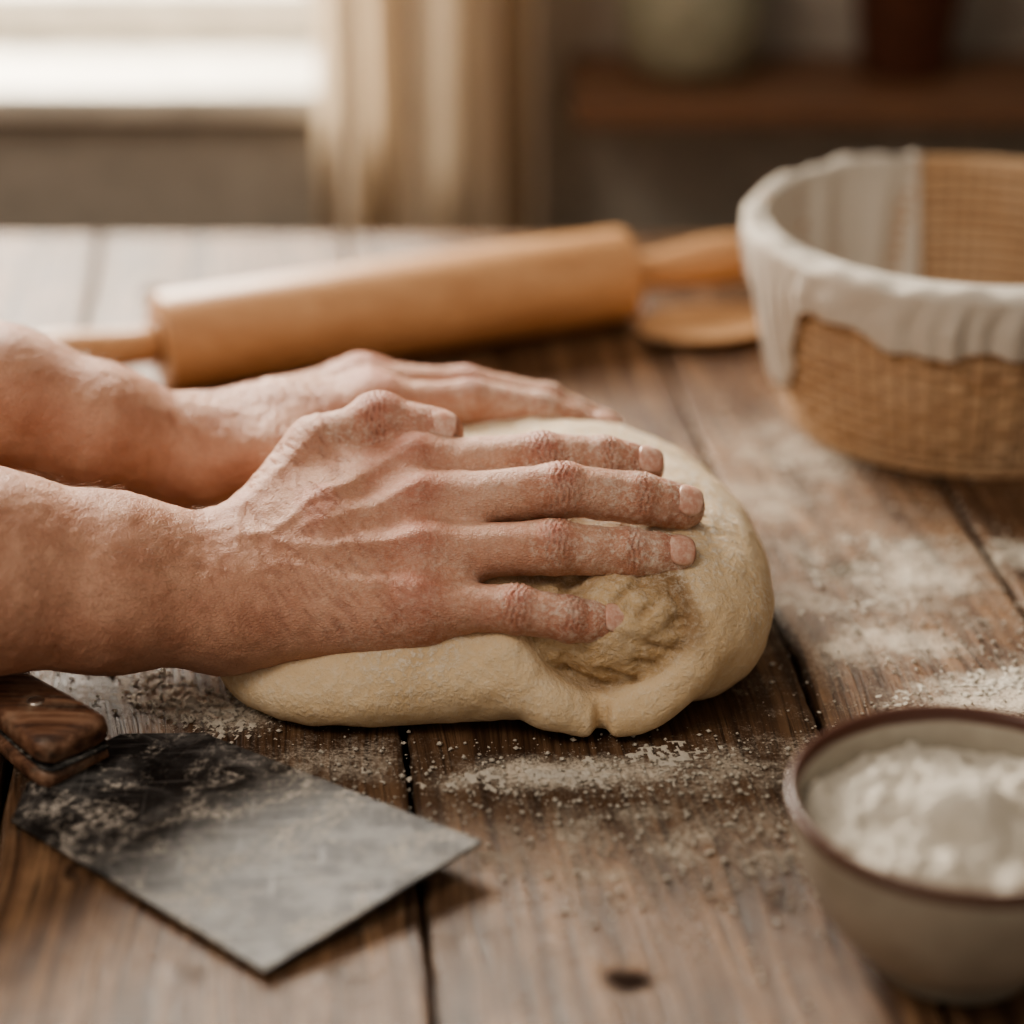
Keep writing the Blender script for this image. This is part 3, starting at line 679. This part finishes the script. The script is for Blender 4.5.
lo_=mesh_np('linen_liner',V,F,[LIN],True,bas); md=lo_.modifiers.new('s','SOLIDIFY'); md.thickness=.0008; md.offset=0

# ------------------------------------------------------------ room
WALL=simple('wall_paint',(.42,.375,.32),.85,.0005,40); FLO=wood_mat('floor_boards',(.10,.06,.035),(.18,.11,.06),(10,1,1),.5)
WHITE=simple('white_paint',(.80,.75,.66),.45,0,30)
def multi(name,boxes,mat):
    V=[];F=[]
    for lo,hi in boxes:
        o=len(V);x0,y0,z0=lo;x1,y1,z1=hi
        V+=[(x0,y0,z0),(x1,y0,z0),(x1,y1,z0),(x0,y1,z0),(x0,y0,z1),(x1,y0,z1),(x1,y1,z1),(x0,y1,z1)]
        F+=[tuple(o+i for i in f) for f in [(0,3,2,1),(4,5,6,7),(0,1,5,4),(1,2,6,5),(2,3,7,6),(3,0,4,7)]]
    return mesh_np(name,V,F,[mat],False)
WY0,WY1=.85,1.06; wx0,wx1=-1.25,-.13
multi('wall_back',[((-2.2,WY0,-.75),(2.2,WY1,-.02)),((-2.2,WY0,1.25),(2.2,WY1,1.75)),((-2.2,WY0,-.02),(wx0,WY1,1.25)),((wx1,WY0,-.02),(2.2,WY1,1.25))],WALL)
multi('wall_left',[((-2.35,-2.4,-.75),(-2.2,WY1,1.75))],WALL)
multi('wall_right',[((2.2,-2.4,-.75),(2.35,WY1,1.75))],WALL)
multi('floor',[((-2.35,-2.4,-.80),(2.35,WY1,-.75))],FLO)
win=empty('window_1')
box('sill',(wx0-.04,.822,-.010),(wx1+.012,1.0,0.012),WHITE,win,.004)
box('rail_bottom',(wx0,.975,.012),(wx1,1.02,.055),WHITE,win,.003)
box('rail_top',(wx0,.975,1.2),(wx1,1.02,1.25),WHITE,win,.003)
for k,x in enumerate((wx0,(wx0+wx1)/2-.02,wx1-.04)): box('stile_%d'%(k+1),(x,.975,.055),(x+.04,1.02,1.2),WHITE,win,.003)
box('glazing_bar',(wx0,.985,.60),(wx1,1.01,.625),WHITE,win,.002)
cm=M('curtain_linen'); co=cm.co(); cm.P(Base_Color=cm.mix(cm.noise(co,30,2),(.52,.44,.35),(.62,.54,.44)),Roughness=.9)
tr=cm.n('ShaderNodeBsdfTranslucent',Color=(.78,.63,.46,1)); mx=cm.n('ShaderNodeMixShader',_0=.38,_1=cm.b.outputs[0],_2=tr.outputs[0]); cm.t.links.new(mx.outputs[0],cm.out.inputs[0])
V=[];F=[];nx,nz=160,30
for i in range(nx+1):
    for k in range(nz+1):
        t=i/nx; x=-.152+.175*t+.006*math.sin(t*9+k*.1); z=-.55+1.9*k/nz
        y=.775+.026*math.sin(t*2*math.pi*3.6+.6*math.sin(t*7)+.05*k)+.006*math.sin(t*31)
        V.append((x,y,z))
for i in range(nx):
    for k in range(nz): F.append((i*(nz+1)+k,(i+1)*(nz+1)+k,(i+1)*(nz+1)+k+1,i*(nz+1)+k+1))
mesh_np('curtain',V,F,[cm.m],True)
rod=lathe('curtain_rod',[(0,0),(.010,0),(.010,1.6),(0,1.6)],simple('rod_metal',(.1,.08,.06),.4),(-1.5,.775,1.355),(1,0,0),24)
SH=wood_mat('shelf_wood',(.14,.068,.038),(.24,.125,.07),(6,40,40))
box('wall_shelf',(.045,.70,.018),(1.2,.848,.036),SH,None,.003)
def pot(name,x,y,prof,mat): return lathe(name,prof,mat,(x,y,.0362),(0,0,1),48)
pot('ceramic_jar',.135,.795,[(0,0),(.040,0),(.050,.015),(.056,.05),(.053,.09),(.040,.115),(.036,.12),(.040,.128),(.036,.128),(.03,.12),(0,.118)],simple('celadon_glaze',(.32,.31,.23),.3))
pot('terracotta_pot',.295,.790,[(0,0),(.032,0),(.042,.085),(.047,.086),(.048,.105),(.042,.105),(.040,.09),(0,.085)],simple('terracotta',(.22,.10,.065),.8))
pot('storage_jar',.44,.78,[(0,0),(.045,0),(.048,.01),(.048,.11),(.04,.12),(.04,.14),(0,.14)],simple('brown_glaze',(.24,.16,.10),.3))
pot('storage_jar',.56,.78,[(0,0),(.045,0),(.05,.01),(.05,.09),(.04,.11),(.04,.13),(0,.13)],simple('grey_glaze',(.30,.27,.23),.3))

# ------------------------------------------------------------ lights, world, camera
def area(name,loc,target,sx,sy,pw,col):
    L=bpy.data.lights.new(name,'AREA'); L.shape='RECTANGLE'; L.size=sx; L.size_y=sy; L.energy=pw; L.color=col
    o=bpy.data.objects.new(name,L); C.objects.link(o); o.location=loc
    o.rotation_euler=(Vector(target)-Vector(loc)).to_track_quat('-Z','Y').to_euler(); return o
area('window_daylight',(-.75,1.42,.90),(-.1,.0,0),.90,.85,86,(1.,.925,.81))
area('overhead_fill',(-.9,-.9,1.6),(0,0,0),.7,.7,11,(1.,.89,.77))  # added soft fill from above, out of view; no actual fixture
w=bpy.data.worlds.new('world'); bpy.context.scene.world=w; w.use_nodes=True
bg=w.node_tree.nodes['Background']; bg.inputs[0].default_value=(1.,.905,.79,1); bg.inputs[1].default_value=.34
cam=bpy.data.cameras.new('camera'); co_=bpy.data.objects.new('camera',cam); C.objects.link(co_)
cam.sensor_width=36; cam.lens=84.375; co_.location=(0,-.99,.5); co_.rotation_euler=(math.radians(65),0,0)
cam.dof.use_dof=True; cam.dof.focus_distance=.985; cam.dof.aperture_fstop=2.7; cam.clip_start=.01
bpy.context.scene.camera=co_
vs=bpy.context.scene.view_settings
try:
    vs.view_transform='AgX'; vs.look='AgX - Medium High Contrast'
except Exception as e: print(e)
vs.exposure=0.34
